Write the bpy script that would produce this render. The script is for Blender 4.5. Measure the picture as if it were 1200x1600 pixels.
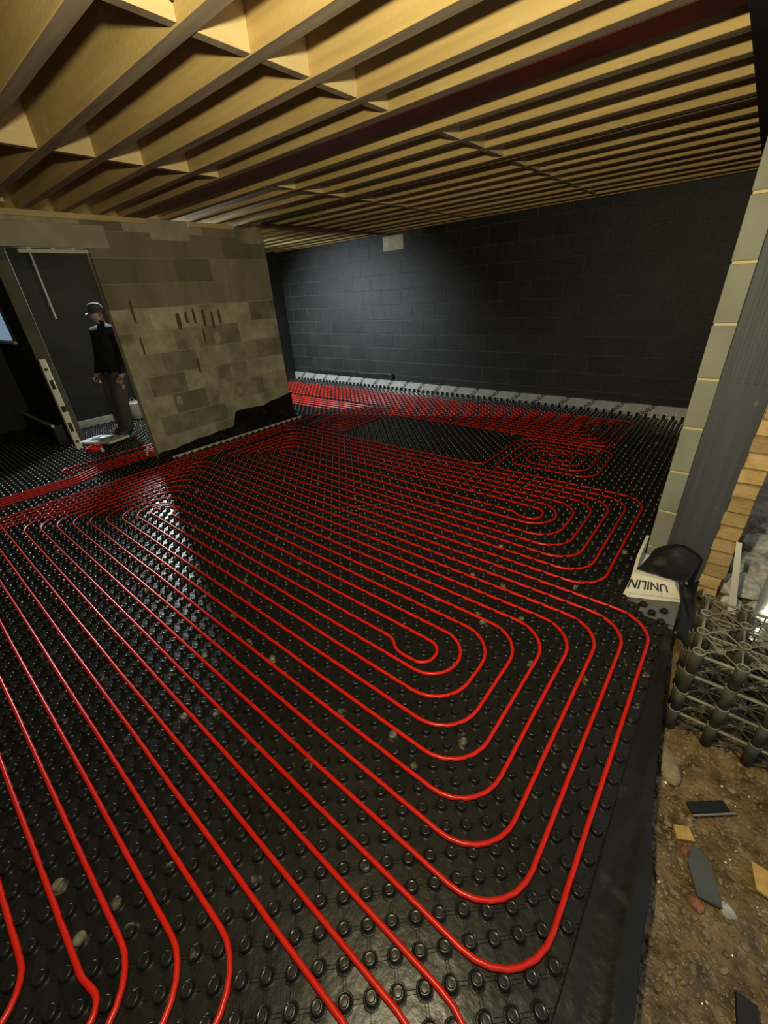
import bpy, bmesh, math, random
from mathutils import Vector, Matrix, noise
random.seed(7)
for o in list(bpy.data.objects): bpy.data.objects.remove(o)
scene = bpy.context.scene
COL = scene.collection

# ------------------------------------------------------------------ camera, world, lights, exposure
CAM_H = 1.65
RW = ((0.77355, 0.63094, -0.05939), (0.26054, -0.40205, -0.87777), (-0.57770, 0.66353, -0.47539))  # right, down, forward axes
cam = bpy.data.objects.new('camera', bpy.data.cameras.new('camera'))
COL.objects.link(cam)
cam.data.sensor_fit = 'VERTICAL'; cam.data.sensor_height = 24.0; cam.data.sensor_width = 18.0
cam.data.lens = 636.3 / 1600 * 24.0
cam.data.clip_start = 0.02; cam.data.clip_end = 200
m = Matrix.Identity(4)
for i in range(3):
    m[i][0] = RW[0][i]; m[i][1] = -RW[1][i]; m[i][2] = -RW[2][i]
m[2][3] = CAM_H
cam.matrix_world = m
scene.camera = cam

def project(p):
    d = (p[0], p[1], p[2] - CAM_H)
    c = [sum(RW[i][k] * d[k] for k in range(3)) for i in range(3)]
    if c[2] < 0.05: return None
    return 600 + 636.3 * c[0] / c[2], 800 + 636.3 * c[1] / c[2], c[2]

world = bpy.data.worlds.new('World'); scene.world = world; world.use_nodes = True
world.node_tree.nodes['Background'].inputs[0].default_value = (0.84, 0.92, 1.0, 1)
world.node_tree.nodes['Background'].inputs[1].default_value = 0.36

def lamp(name, kind, loc, power, color, aim=None, **kw):
    l = bpy.data.lights.new(name, kind); l.energy = power; l.color = color
    for k, v in kw.items(): setattr(l, k, v)
    o = bpy.data.objects.new(name, l); COL.objects.link(o); o.location = loc
    if aim is not None:
        o.rotation_euler = (Vector(aim) - Vector(loc)).to_track_quat('-Z', 'Y').to_euler()
    return o
# warm site lamp hung from the joists just above and beside the photographer
lamp('work_lamp_spill', 'POINT', (-0.34, 0.20, 2.05), 84, (1.0, 0.87, 0.54), shadow_soft_size=0.045)
lamp('work_lamp_beam', 'SPOT', (-0.34, 0.21, 2.05), 142, (1.0, 0.87, 0.54), aim=(-0.75, 1.5, 1.93), spot_size=math.radians(165), spot_blend=1.0, shadow_soft_size=0.045)
# unseen cool site lamp, split into two spots to shape its light, in the room behind the block pier, under the ceiling
lamp('cool_lamp_light', 'SPOT', (-7.78, 2.78, 2.38), 620, (0.86, 0.95, 1.0), aim=(-4.3, 1.6, 0.0), spot_size=math.radians(112), spot_blend=0.5, shadow_soft_size=0.10)
lamp('cool_lamp_light', 'SPOT', (-7.30, 2.95, 2.30), 850, (0.86, 0.95, 1.0), aim=(-6.15, 6.3, 0.35), spot_size=math.radians(78), spot_blend=1.0, shadow_soft_size=0.08)

vs = scene.view_settings
vs.view_transform = 'Standard'; vs.look = 'None'; vs.gamma = 1.0; vs.use_curve_mapping = False
vs.exposure = 0.08

# ------------------------------------------------------------------ materials
def mat(name, c1, c2=None, rough=0.6, scale=(6, 6, 6), bump=0.0, bscale=40, spec=0.5, detail=6, rnd=0.0, metal=0.0,
        c3=None, emit=None, wear=None, contrast=(0.3, 0.7), rvar=0.0):
    M = bpy.data.materials.new(name); M.use_nodes = True
    N = M.node_tree.nodes; L = M.node_tree.links
    b = N['Principled BSDF']
    b.inputs['Roughness'].default_value = rough; b.inputs['Metallic'].default_value = metal
    b.inputs['Specular IOR Level'].default_value = spec
    if c2 is None: c2 = c1
    g = N.new('ShaderNodeNewGeometry')
    mp = N.new('ShaderNodeMapping'); mp.inputs['Scale'].default_value = scale
    L.new(g.outputs['Position'], mp.inputs['Vector'])
    n = N.new('ShaderNodeTexNoise'); n.inputs['Scale'].default_value = 1.0; n.inputs['Detail'].default_value = detail
    L.new(mp.outputs['Vector'], n.inputs['Vector'])
    r = N.new('ShaderNodeValToRGB')
    r.color_ramp.elements[0].color = (*c1, 1); r.color_ramp.elements[1].color = (*c2, 1)
    r.color_ramp.elements[0].position = contrast[0]; r.color_ramp.elements[1].position = contrast[1]
    L.new(n.outputs['Fac'], r.inputs['Fac'])
    col = r.outputs['Color']
    if wear:   # second, blotchy layer: (colour, scale, low, high)
        n2 = N.new('ShaderNodeTexNoise'); n2.inputs['Scale'].default_value = wear[1]; n2.inputs['Detail'].default_value = 8
        L.new(g.outputs['Position'], n2.inputs['Vector'])
        mr = N.new('ShaderNodeMapRange'); mr.inputs['From Min'].default_value = wear[2]; mr.inputs['From Max'].default_value = wear[3]
        L.new(n2.outputs['Fac'], mr.inputs['Value'])
        mx = N.new('ShaderNodeMixRGB'); mx.inputs['Color2'].default_value = (*wear[0], 1)
        L.new(mr.outputs['Result'], mx.inputs['Fac']); L.new(col, mx.inputs['Color1']); col = mx.outputs['Color']
    if rnd:
        oi = N.new('ShaderNodeObjectInfo')
        mr = N.new('ShaderNodeMapRange'); mr.inputs['To Min'].default_value = 1 - rnd; mr.inputs['To Max'].default_value = 1 + rnd
        L.new(oi.outputs['Random'], mr.inputs['Value'])
        mx = N.new('ShaderNodeMixRGB'); mx.blend_type = 'MULTIPLY'; mx.inputs['Fac'].default_value = 1
        L.new(col, mx.inputs['Color1']); L.new(mr.outputs['Result'], mx.inputs['Color2']); col = mx.outputs['Color']
    L.new(col, b.inputs['Base Color'])
    if rvar:
        mr = N.new('ShaderNodeMapRange'); mr.inputs['To Min'].default_value = max(0.02, rough - rvar); mr.inputs['To Max'].default_value = rough + rvar
        L.new(n.outputs['Fac'], mr.inputs['Value']); L.new(mr.outputs['Result'], b.inputs['Roughness'])
    if bump:
        n3 = N.new('ShaderNodeTexNoise'); n3.inputs['Scale'].default_value = bscale; n3.inputs['Detail'].default_value = 5
        L.new(g.outputs['Position'], n3.inputs['Vector'])
        bp = N.new('ShaderNodeBump'); bp.inputs['Strength'].default_value = bump; bp.inputs['Distance'].default_value = 0.01
        L.new(n3.outputs['Fac'], bp.inputs['Height']); L.new(bp.outputs['Normal'], b.inputs['Normal'])
    if emit:
        b.inputs['Emission Color'].default_value = (*emit[0], 1); b.inputs['Emission Strength'].default_value = emit[1]
    return M

M = {}
M['mat'] = mat('black_plastic', (0.010, 0.010, 0.009), (0.017, 0.017, 0.015), rough=0.31, scale=(3, 3, 3), spec=0.5, bump=0.25, bscale=22, rvar=0.10)
M['node'] = mat('black_plastic_stud', (0.011, 0.011, 0.0095), (0.016, 0.016, 0.014), rough=0.27, spec=0.42, wear=((0.22, 0.20, 0.14), 9.0, 0.64, 0.72))
M['pipe'] = mat('red_pipe_plastic', (0.70, 0.016, 0.006), (0.76, 0.022, 0.008), rough=0.30, spec=0.45)
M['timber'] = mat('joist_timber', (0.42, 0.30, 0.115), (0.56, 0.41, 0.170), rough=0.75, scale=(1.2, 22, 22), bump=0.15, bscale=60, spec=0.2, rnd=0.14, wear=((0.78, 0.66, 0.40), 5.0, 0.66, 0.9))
M['timber_under'] = mat('shaded_underside_timber', (0.20, 0.165, 0.12), (0.34, 0.28, 0.20), rough=0.85, scale=(2, 30, 30), spec=0.2, rnd=0.12)  # greyer undersides: their weak grazing light is put into the timber colour
M['noggin'] = mat('noggin_timber', (0.68, 0.53, 0.27), (0.80, 0.64, 0.35), rough=0.75, scale=(20, 2, 20), spec=0.2, rnd=0.08)
M['timber_dark'] = mat('shadowed_joist_timber', (0.10, 0.07, 0.04), (0.16, 0.11, 0.06), rough=0.8, scale=(1.2, 22, 22), spec=0.2)  # shade on one joist, put into a darker timber colour
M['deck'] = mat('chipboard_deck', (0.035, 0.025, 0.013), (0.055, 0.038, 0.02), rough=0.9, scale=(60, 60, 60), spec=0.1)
M['red_steel'] = mat('red_oxide_steel', (0.055, 0.008, 0.005), (0.10, 0.013, 0.008), rough=0.55, scale=(4, 4, 4), bump=0.1)
M['black_steel'] = mat('black_painted_steel', (0.006, 0.006, 0.006), (0.010, 0.010, 0.010), rough=0.6)
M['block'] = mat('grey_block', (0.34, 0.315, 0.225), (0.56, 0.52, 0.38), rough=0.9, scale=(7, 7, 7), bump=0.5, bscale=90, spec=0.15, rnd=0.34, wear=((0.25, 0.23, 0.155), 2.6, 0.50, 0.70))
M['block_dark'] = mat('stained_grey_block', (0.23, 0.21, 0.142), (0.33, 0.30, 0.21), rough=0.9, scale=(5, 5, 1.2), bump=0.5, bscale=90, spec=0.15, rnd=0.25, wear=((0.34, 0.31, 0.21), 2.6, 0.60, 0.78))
M['scar'] = mat('dark_adhesive_scar', (0.10, 0.088, 0.055), (0.17, 0.15, 0.10), rough=0.95, scale=(30, 30, 30), spec=0.1)
M['mortar'] = mat('mortar', (0.42, 0.38, 0.25), (0.56, 0.51, 0.35), rough=0.95, scale=(15, 15, 15), bump=0.5, bscale=120, spec=0.1)
M['column_block'] = mat('column_block', (0.20, 0.20, 0.155), (0.27, 0.265, 0.205), rough=0.9, scale=(6, 6, 3), bump=0.35, bscale=140, spec=0.15, rnd=0.08)
M['column_mortar'] = mat('sandy_mortar', (0.52, 0.42, 0.20), (0.60, 0.50, 0.26), rough=0.95, bump=0.4, bscale=120, spec=0.1)
M['closer'] = mat('dark_grey_membrane_board', (0.050, 0.054, 0.058), (0.075, 0.08, 0.085), rough=0.62, scale=(30, 30, 1.4), spec=0.3, wear=((0.16, 0.16, 0.15), 14, 0.68, 0.80))
M['brick'] = mat('buff_brick', (0.42, 0.27, 0.10), (0.58, 0.42, 0.20), rough=0.9, scale=(14, 14, 14), bump=0.6, bscale=80, spec=0.15, rnd=0.25, wear=((0.60, 0.40, 0.27), 6, 0.55, 0.7))
M['brick_mortar'] = mat('brick_mortar', (0.24, 0.17, 0.07), (0.32, 0.23, 0.10), rough=0.95, bump=0.4, bscale=100, spec=0.1)
M['black_block'] = mat('black_bitumen_painted_block', (0.013, 0.014, 0.013), (0.022, 0.023, 0.021), rough=0.52, scale=(5, 5, 5), bump=0.45, bscale=70, spec=0.4, rnd=0.2)
M['black_joint'] = mat('bitumen_painted_joint', (0.040, 0.041, 0.039), (0.065, 0.066, 0.062), rough=0.6, scale=(9, 9, 9), spec=0.3)
M['dark_wall'] = mat('dark_painted_wall', (0.016, 0.018, 0.019), (0.026, 0.029, 0.030), rough=0.6, bump=0.3, bscale=60)
M['olive_wall'] = mat('warm_lit_block_end', (0.055, 0.052, 0.033), (0.09, 0.085, 0.055), rough=0.9, bump=0.3, bscale=60)  # olive tone: warm light through the doorway put into the colour
M['foil'] = mat('foil_facing', (0.62, 0.62, 0.58), (0.78, 0.78, 0.74), rough=0.32, scale=(9, 9, 9), metal=0.55, bump=0.25, bscale=30)
M['board'] = mat('insulation_facing', (0.70, 0.66, 0.52), (0.80, 0.76, 0.62), rough=0.5, scale=(10, 10, 10), spec=0.3)
M['ink'] = mat('black_ink', (0.012, 0.012, 0.012), rough=0.6)
M['dpc'] = mat('black_membrane', (0.008, 0.008, 0.0075), (0.014, 0.014, 0.013), rough=0.42, spec=0.35, scale=(5, 5, 5), bump=0.5, bscale=14, wear=((0.07, 0.064, 0.046), 7, 0.60, 0.80), rvar=0.1)
M['concrete'] = mat('pale_concrete', (0.40, 0.36, 0.27), (0.54, 0.49, 0.38), rough=0.9, scale=(5, 5, 5), bump=0.3, bscale=80, spec=0.15)
M['slab'] = mat('concrete_slab', (0.12, 0.12, 0.11), (0.18, 0.18, 0.16), rough=0.9)
M['soil'] = mat('wet_soil', (0.060, 0.034, 0.010), (0.27, 0.175, 0.062), rough=0.26, scale=(14, 14, 14), bump=1.0, bscale=55, spec=0.6, rvar=0.2, wear=((0.30, 0.23, 0.13), 26, 0.58, 0.72))
M['pebble'] = mat('wet_pebble', (0.09, 0.058, 0.024), (0.32, 0.24, 0.14), rough=0.22, scale=(18, 18, 18), spec=0.7)
M['stone'] = mat('rubble_stone', (0.26, 0.25, 0.21), (0.62, 0.60, 0.53), rough=0.85, scale=(22, 22, 22), bump=0.8, bscale=45, spec=0.2, rnd=0.2)
M['crate'] = mat('dusty_black_plastic', (0.020, 0.019, 0.014), (0.085, 0.08, 0.058), rough=0.55, scale=(16, 16, 16), spec=0.4)
M['crate_rail'] = mat('dust_covered_plastic_rail', (0.12, 0.112, 0.075), (0.28, 0.265, 0.185), rough=0.7, scale=(22, 22, 22), spec=0.3)
M['osb'] = mat('osb_board', (0.46, 0.27, 0.07), (0.66, 0.44, 0.15), rough=0.8, scale=(40, 25, 25), spec=0.2)
M['red_brick'] = mat('red_brick', (0.26, 0.10, 0.05), (0.36, 0.16, 0.08), rough=0.9, scale=(30, 30, 30), bump=0.4, bscale=80)
M['lump'] = mat('yellowish_concrete', (0.20, 0.165, 0.09), (0.34, 0.29, 0.17), rough=0.85, scale=(30, 30, 30), bump=0.8, bscale=60)
M['slate'] = mat('grey_slate', (0.055, 0.06, 0.055), (0.10, 0.105, 0.095), rough=0.5)
M['white'] = mat('white_paint', (0.74, 0.72, 0.64), (0.80, 0.78, 0.71), rough=0.55)
M['rubber'] = mat('black_rubber', (0.010, 0.010, 0.011), rough=0.6)
M['metal'] = mat('galvanised_metal', (0.5, 0.5, 0.46), rough=0.35, metal=0.8)
M['sheet_blue'] = mat('silver_blue_sheet', (0.36, 0.42, 0.48), (0.62, 0.68, 0.74), rough=0.25, scale=(6, 6, 6), metal=0.5, bump=0.5, bscale=9)
M['skin'] = mat('skin', (0.22, 0.135, 0.105), rough=0.6)
M['jacket'] = mat('black_jacket', (0.006, 0.006, 0.007), (0.010, 0.010, 0.011), rough=0.9, spec=0.08)
M['hood'] = mat('dark_grey_fleece', (0.008, 0.008, 0.009), (0.011, 0.011, 0.012), rough=0.95, spec=0.08)
M['trousers'] = mat('grey_trousers', (0.035, 0.033, 0.031), (0.06, 0.056, 0.053), rough=0.9, scale=(12, 12, 4), spec=0.08)
M['cap'] = mat('dark_cap', (0.012, 0.012, 0.012), rough=0.8)
M['cap_top'] = mat('top_lit_cap_crown', (0.035, 0.034, 0.033), rough=0.9)  # crown paler than the cap: lamp light from above put into the colour
M['level'] = mat('pale_yellow_level', (0.78, 0.74, 0.56), rough=0.45)
M['glass'] = mat('daylit_window_pane', (0.2, 0.25, 0.3), rough=0.2, emit=((0.42, 0.62, 0.85), 0.35))
M['pipe_glint'] = mat('pale_pipe_glint', (0.72, 0.66, 0.50), (0.80, 0.74, 0.58), rough=0.7)

# ------------------------------------------------------------------ mesh helpers
class MB:
    def __init__(s): s.v = []; s.f = []; s.mi = []
    def add(s, vs, fs, mi=0):
        n = len(s.v); s.v += [tuple(p) for p in vs]; s.f += [tuple(i + n for i in f) for f in fs]; s.mi += [mi] * len(fs)
        return s
    def box(s, x0, x1, y0, y1, z0, z1, mi=0, mx=None):
        vs = [(x, y, z) for z in (z0, z1) for y in (y0, y1) for x in (x0, x1)]
        if mx: vs = [mx @ Vector(p) for p in vs]
        return s.add(vs, [(0, 2, 3, 1), (4, 5, 7, 6), (0, 1, 5, 4), (2, 6, 7, 3), (0, 4, 6, 2), (1, 3, 7, 5)], mi)
    def cbox(s, x0, x1, y0, y1, z0, z1, c=0.005, mi=0, mx=None):
        vs = []; fs = []
        X = (x0, x1); Y = (y0, y1); Z = (z0, z1); idx = {}
        for i in (0, 1):
            for j in (0, 1):
                for k in (0, 1):
                    sx = c if i == 0 else -c; sy = c if j == 0 else -c; sz = c if k == 0 else -c
                    idx[i, j, k, 0] = len(vs); vs.append((X[i], Y[j] + sy, Z[k] + sz))
                    idx[i, j, k, 1] = len(vs); vs.append((X[i] + sx, Y[j], Z[k] + sz))
                    idx[i, j, k, 2] = len(vs); vs.append((X[i] + sx, Y[j] + sy, Z[k]))
        for i in (0, 1):
            fs.append([idx[i, a, b, 0] for a, b in ((0, 0), (0, 1), (1, 1), (1, 0))])
            fs.append([idx[a, i, b, 1] for a, b in ((0, 0), (0, 1), (1, 1), (1, 0))])
            fs.append([idx[a, b, i, 2] for a, b in ((0, 0), (0, 1), (1, 1), (1, 0))])
            for j in (0, 1):
                fs.append([idx[i, j, 0, 0], idx[i, j, 1, 0], idx[i, j, 1, 1], idx[i, j, 0, 1]])
                fs.append([idx[i, 0, j, 0], idx[i, 1, j, 0], idx[i, 1, j, 2], idx[i, 0, j, 2]])
                fs.append([idx[0, i, j, 1], idx[1, i, j, 1], idx[1, i, j, 2], idx[0, i, j, 2]])
                for k in (0, 1): fs.append([idx[i, j, k, 0], idx[i, j, k, 1], idx[i, j, k, 2]])
        cx = Vector(((x0 + x1) / 2, (y0 + y1) / 2, (z0 + z1) / 2))
        out = []
        for f in fs:   # orient outwards
            p = [Vector(vs[q]) for q in f]; nrm = (p[1] - p[0]).cross(p[2] - p[0]); ctr = sum(p, Vector()) / len(p)
            out.append(tuple(f) if nrm.dot(ctr - cx) > 0 else tuple(reversed(f)))
        if mx: vs = [mx @ Vector(p) for p in vs]
        return s.add(vs, out, mi)
    def prism(s, poly, z0, z1, mi=0, mx=None):
        n = len(poly)
        a = sum(poly[i][0] * poly[(i + 1) % n][1] - poly[(i + 1) % n][0] * poly[i][1] for i in range(n))
        if a < 0: poly = poly[::-1]
        vs = [(x, y, z0) for x, y in poly] + [(x, y, z1) for x, y in poly]
        if mx: vs = [mx @ Vector(p) for p in vs]
        fs = [tuple(range(n - 1, -1, -1)), tuple(range(n, 2 * n))] + [(i, (i + 1) % n, n + (i + 1) % n, n + i) for i in range(n)]
        return s.add(vs, fs, mi)
    def bar(s, a, b, r, n=6, mi=0, cap=True, r2=None):
        a = Vector(a); b = Vector(b); d = (b - a).normalized()
        u = d.orthogonal().normalized(); w = d.cross(u); r2 = r if r2 is None else r2
        vs = [a + (u * math.cos(t) + w * math.sin(t)) * r for t in [2 * math.pi * i / n for i in range(n)]]
        vs += [b + (u * math.cos(t) + w * math.sin(t)) * r2 for t in [2 * math.pi * i / n for i in range(n)]]
        fs = [(i, (i + 1) % n, n + (i + 1) % n, n + i) for i in range(n)]
        if cap: fs += [tuple(range(n - 1, -1, -1)), tuple(range(n, 2 * n))]
        return s.add(vs, fs, mi)
    def lathe(s, prof, n=16, c=(0, 0, 0), mi=0, closed=False):
        vs = []; fs = []
        for r, z in prof:
            for i in range(n):
                t = 2 * math.pi * i / n; vs.append((c[0] + r * math.cos(t), c[1] + r * math.sin(t), c[2] + z))
        k = len(prof)
        for j in range(k if closed else k - 1):
            j2 = (j + 1) % k
            for i in range(n): fs.append((j * n + i, j * n + (i + 1) % n, j2 * n + (i + 1) % n, j2 * n + i))
        return s.add(vs, fs, mi)
    def mesh(s, name, smooth=False):
        me = bpy.data.meshes.new(name); me.from_pydata(s.v, [], s.f); me.update()
        if any(s.mi): me.polygons.foreach_set('material_index', s.mi)
        if smooth: me.polygons.foreach_set('use_smooth', [True] * len(me.polygons))
        return me
    def build(s, name, mats, parent=None, smooth=False):
        me = s.mesh(name, smooth)
        for k in (mats if isinstance(mats, (list, tuple)) else [mats]): me.materials.append(M[k] if isinstance(k, str) else k)
        return link(name, me, parent)
def link(name, me, parent=None, loc=None, rot=None, scale=None):
    o = bpy.data.objects.new(name, me); COL.objects.link(o)
    if parent is not None: o.parent = parent
    if loc is not None: o.location = loc
    if rot is not None: o.rotation_euler = rot
    if scale is not None: o.scale = scale
    return o
def empty(name, loc=(0, 0, 0)):
    o = bpy.data.objects.new(name, None); COL.objects.link(o); o.location = loc; o.empty_display_size = 0.1
    return o
def tag(o, label, cat, group=None, kind=None):
    o['label'] = label; o['category'] = cat
    if group: o['group'] = group
    if kind: o['kind'] = kind
    return o
def struct(o, label=None):
    o['kind'] = 'structure'
    if label: o['label'] = label
    return o
def text_obj(name, txt, size, mx, parent, material='ink', depth=0.0006):
    cu = bpy.data.curves.new(name, 'FONT'); cu.body = txt; cu.size = size; cu.extrude = depth; cu.align_x = 'CENTER'; cu.align_y = 'CENTER'; cu.offset = size * 0.022
    t = bpy.data.objects.new(name + '_tmp', cu); COL.objects.link(t)
    bpy.context.view_layer.update()
    me = bpy.data.meshes.new_from_object(t.evaluated_get(bpy.context.evaluated_depsgraph_get()))
    bpy.data.objects.remove(t); bpy.data.curves.remove(cu)
    me.transform(mx); me.materials.clear(); me.materials.append(M[material])
    return link(name, me, parent)
def basis(o, x, y):
    x = Vector(x).normalized(); y = Vector(y).normalized(); z = x.cross(y)
    r = Matrix((x, y, z)).transposed().to_4x4(); r.translation = Vector(o)
    return r

# ------------------------------------------------------------------ dimensions
P = 0.101                    # pipe spacing
XR0, XR1, XR2, XR3 = -0.145, -0.05, 0.16, 0.26    # block leaf, closer, brick leaf of the right-hand wall
YC = 2.68                    # end of the right-hand wall (opening this side of it)
YB = 6.30                    # back wall
XP = -5.222                  # face of the block pier
ZC = 2.475                   # joist undersides
XL = -7.90                   # outer wall of the room behind the pier
JD = 0.225                   # joist depth

# ------------------------------------------------------------------ floor and ground
b = MB(); b.box(-9.2, 0.10, -1.3, YB + 0.15, -0.30, -0.012)
struct(b.build('floor', 'slab'), 'dark concrete slab under the studded heating mat')

def ground_z(x, y):
    v = Vector((x * 5, y * 5, 0.3))
    z = -0.125 + 0.022 * noise.noise(v) + 0.014 * noise.noise(v * 3.1) + 0.008 * noise.noise(v * 8)
    if y > 2.9: z += 0.10 * min(1, (y - 2.9) / 1.0) * (0.6 + 0.4 * noise.noise(v * 0.7))
    return z
b = MB(); nx, ny = 90, 150
gx = [0.09 + (i / nx) ** 1.6 * 4.0 for i in range(nx + 1)]; gy = [-0.8 + (j / ny) * 6.6 for j in range(ny + 1)]
b.add([(x, y, ground_z(x, y)) for y in gy for x in gx],
      [(j * (nx + 1) + i, j * (nx + 1) + i + 1, (j + 1) * (nx + 1) + i + 1, (j + 1) * (nx + 1) + i) for j in range(ny) for i in range(nx)])
o = b.build('soil_ground', 'soil', smooth=True)
struct(o, 'wet brown soil and rubble ground outside the opening')

# ------------------------------------------------------------------ ceiling: deck, joists, noggins, steel
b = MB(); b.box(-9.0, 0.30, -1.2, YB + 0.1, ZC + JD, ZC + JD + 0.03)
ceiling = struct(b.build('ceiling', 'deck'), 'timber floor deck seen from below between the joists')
JW = 0.068
joist_y = [-0.68, -0.38, -0.08, 0.22, 0.52, 0.82, 1.12, 1.415, 1.71, 2.025, 2.265, 2.70, 3.00, 3.315, 3.62, 3.74, 4.05, 4.33, 4.62, 4.90, 5.18, 5.46, 5.74, 6.02, 6.222]
JX0, JX1 = -8.0, -0.30
def joist_mesh(mi):
    b = MB(); b.cbox(JX0, JX1, 0, JW, 0, JD, 0.003)
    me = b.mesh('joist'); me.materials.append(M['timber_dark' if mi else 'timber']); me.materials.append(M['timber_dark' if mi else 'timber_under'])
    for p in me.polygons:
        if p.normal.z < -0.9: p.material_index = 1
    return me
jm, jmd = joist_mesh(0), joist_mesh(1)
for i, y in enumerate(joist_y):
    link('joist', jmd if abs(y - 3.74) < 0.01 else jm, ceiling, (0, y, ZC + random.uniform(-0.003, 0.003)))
def noggin_row(x, dz=0):
    for a, c in zip(joist_y[:-1], joist_y[1:]):
        if c - a < 0.2 or (a < 2.3 < c): continue
        b = MB(); L = c - a - JW
        b.cbox(-0.022, 0.022, 0, L, 0, JD - 0.004, 0.002)
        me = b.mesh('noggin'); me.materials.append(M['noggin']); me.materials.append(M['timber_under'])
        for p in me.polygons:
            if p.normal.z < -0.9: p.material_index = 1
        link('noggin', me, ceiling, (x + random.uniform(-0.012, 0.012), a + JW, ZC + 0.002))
noggin_row(-1.765); noggin_row(-3.40)
text_obj('lettering', '310', 0.055, basis((-1.735, 1.085, ZC + 0.062), (0, 1, 0), (0, 0, 1)), ceiling)
# blocking pieces at the pier end of the bays
for y in (0.89, 1.19):
    b = MB(); b.cbox(-5.02, -4.97, 0, 0.07, 0, JD, 0.002); b.build('blocking', 'noggin', ceiling).location = (0, y + 0.01, ZC)

def ibeam(name, label, along, a, c, pos, z0, h, w, tf=0.014, tw=0.01, material='red_steel'):
    b = MB()
    def bx(p0, p1, zz0, zz1):
        if along == 'x': b.cbox(a, c, pos + p0, pos + p1, zz0, zz1, 0.002)
        else: b.cbox(pos + p0, pos + p1, a, c, zz0, zz1, 0.002)
    bx(-w / 2, w / 2, z0, z0 + tf); bx(-w / 2, w / 2, z0 + h - tf, z0 + h); bx(-tw / 2, tw / 2, z0 + tf, z0 + h - tf)
    o = b.build(name, material); tag(o, label, 'beam'); return o
ibeam('steel_beam', 'long red oxide steel beam running across between the joists onto the block pier', 'x', -5.30, -0.02, 2.42, ZC - 0.004, 0.20, 0.165)
ibeam('steel_beam', 'short dark red steel beam from the block pier end to the back wall padstone', 'y', 3.75, YB + 0.02, -5.0, ZC - 0.016, 0.012, 0.13, tf=0.005)
b = MB(); b.cbox(-0.295, 0.30, -1.2, YB, ZC - 0.03, ZC - 0.01, 0.002); b.cbox(-0.295, -0.27, -1.2, YB, ZC - 0.01, ZC + JD, 0.002); b.cbox(-0.02, 0.02, -1.2, YB, ZC - 0.01, ZC + JD, 0.002)
struct(b.build('trim_1', 'black_steel'), 'black steel lintel over the opening on the right')

# ------------------------------------------------------------------ block walls
UB = MB(); UB.cbox(-0.5, 0.5, -0.5, 0.5, -0.5, 0.5, 0.018)
def unit_block(name, material):
    me = UB.mesh(name); me.materials.append(M[material]); return me
def block_face(parent, me, axis, face, a0, a1, z0, z1, bl, ch, joint, depth, off0=0.0, jitter=0.002, skip=None, sgn=1, name='block'):
    """lay blocks on a wall face. axis 'x': wall runs along x with its face at y=face looking to -y; 'y': runs along y, face at x=face looking +x"""
    k = 0; z = z0
    while z < z1 - 0.03:
        h = min(ch, z1 - z) - joint; a = a0 - (bl / 2 if k % 2 else 0) - off0
        while a < a1:
            s, e = max(a, a0), min(a + bl - joint, a1)
            if e - s > 0.04 and not (skip and skip(s, e, z, z + h)):
                d = random.uniform(-jitter, jitter)
                if axis == 'x': link(name, me, parent, ((s + e) / 2, face + depth / 2 + d, z + joint / 2 + h / 2), None, (e - s, depth, h))
                else: link(name, me, parent, (face - depth / 2 + d, (s + e) / 2, z + joint / 2 + h / 2), None, (depth, e - s, h))
            a += bl
        z += ch; k += 1
# back wall
b = MB(); b.box(-9.0, 0.3, YB - 0.001, YB + 0.12, -0.012, ZC + JD)
wall_back = struct(b.build('wall_back', 'black_joint'), 'black painted block wall at the far end')
bb = unit_block('block', 'black_block')
block_face(wall_back, bb, 'x', YB - 0.004, XL, XR0, 0.02, ZC, 0.45, 0.235, 0.010, 0.05, jitter=0.0015,
           skip=lambda s, e, z, zz: z > 2.1 and s < -4.66 and e > -5.12)
b = MB(); b.cbox(-5.105, -4.68, YB - 0.012, YB + 0.02, 2.235, 2.44, 0.004); b.build('padstone', 'block', wall_back)
# pier (the block wall with the doorway) facing +x
b = MB(); b.box(XP - 0.10, XP - 0.006, 1.862, 3.966, -0.012, 2.425); b.box(XP - 0.10, XP - 0.006, -1.2, 1.862, 2.39, 2.425)
wall_left = struct(b.build('wall_left', 'mortar'), 'bare grey block pier beside the doorway')
pb = unit_block('block', 'block')
def pskip(s, e, z, zz): return z > 2.2 and ((s < 2.94 and e > 2.5) or e > 3.56)
pd = unit_block('block', 'block_dark')
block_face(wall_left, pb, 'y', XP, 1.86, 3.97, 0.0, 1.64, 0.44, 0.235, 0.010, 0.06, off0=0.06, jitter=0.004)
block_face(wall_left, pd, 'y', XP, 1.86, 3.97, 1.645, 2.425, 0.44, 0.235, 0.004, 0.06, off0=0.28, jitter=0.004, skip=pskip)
for o in list(wall_left.children):   # odd darker blocks lower down
    if o.name.startswith('block') and o.location.z < 1.6 and random.random() < 0.05: o.data = pd
b = MB(); b.cbox(XP - 0.06, XP + 0.004, 2.50, 2.955, 2.285, 2.474, 0.004); b.build('padstone', 'concrete', wall_left)
b = MB(); b.cbox(XP - 0.06, XP + 0.004, 3.545, 3.97, 2.285, 2.440, 0.004); b.build('padstone', 'block', wall_left)
b = MB(); b.cbox(XP - 0.10, XP + 0.006, -1.2, 2.06, 2.195, 2.388, 0.004); b.build('lintel', 'concrete', wall_left)
b = MB(); b.cbox(XP - 0.05, XP - 0.01, 1.29, 1.855, 2.150, 2.180, 0.003); b.build('lintel_flange', 'board', wall_left)
for y in (1.36, 1.55, 1.72):
    b = MB(); b.cbox(XP - 0.045, XP - 0.015, y, y + 0.03, 2.178, 2.197, 0.002); b.build('packer', 'board', wall_left)
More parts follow.
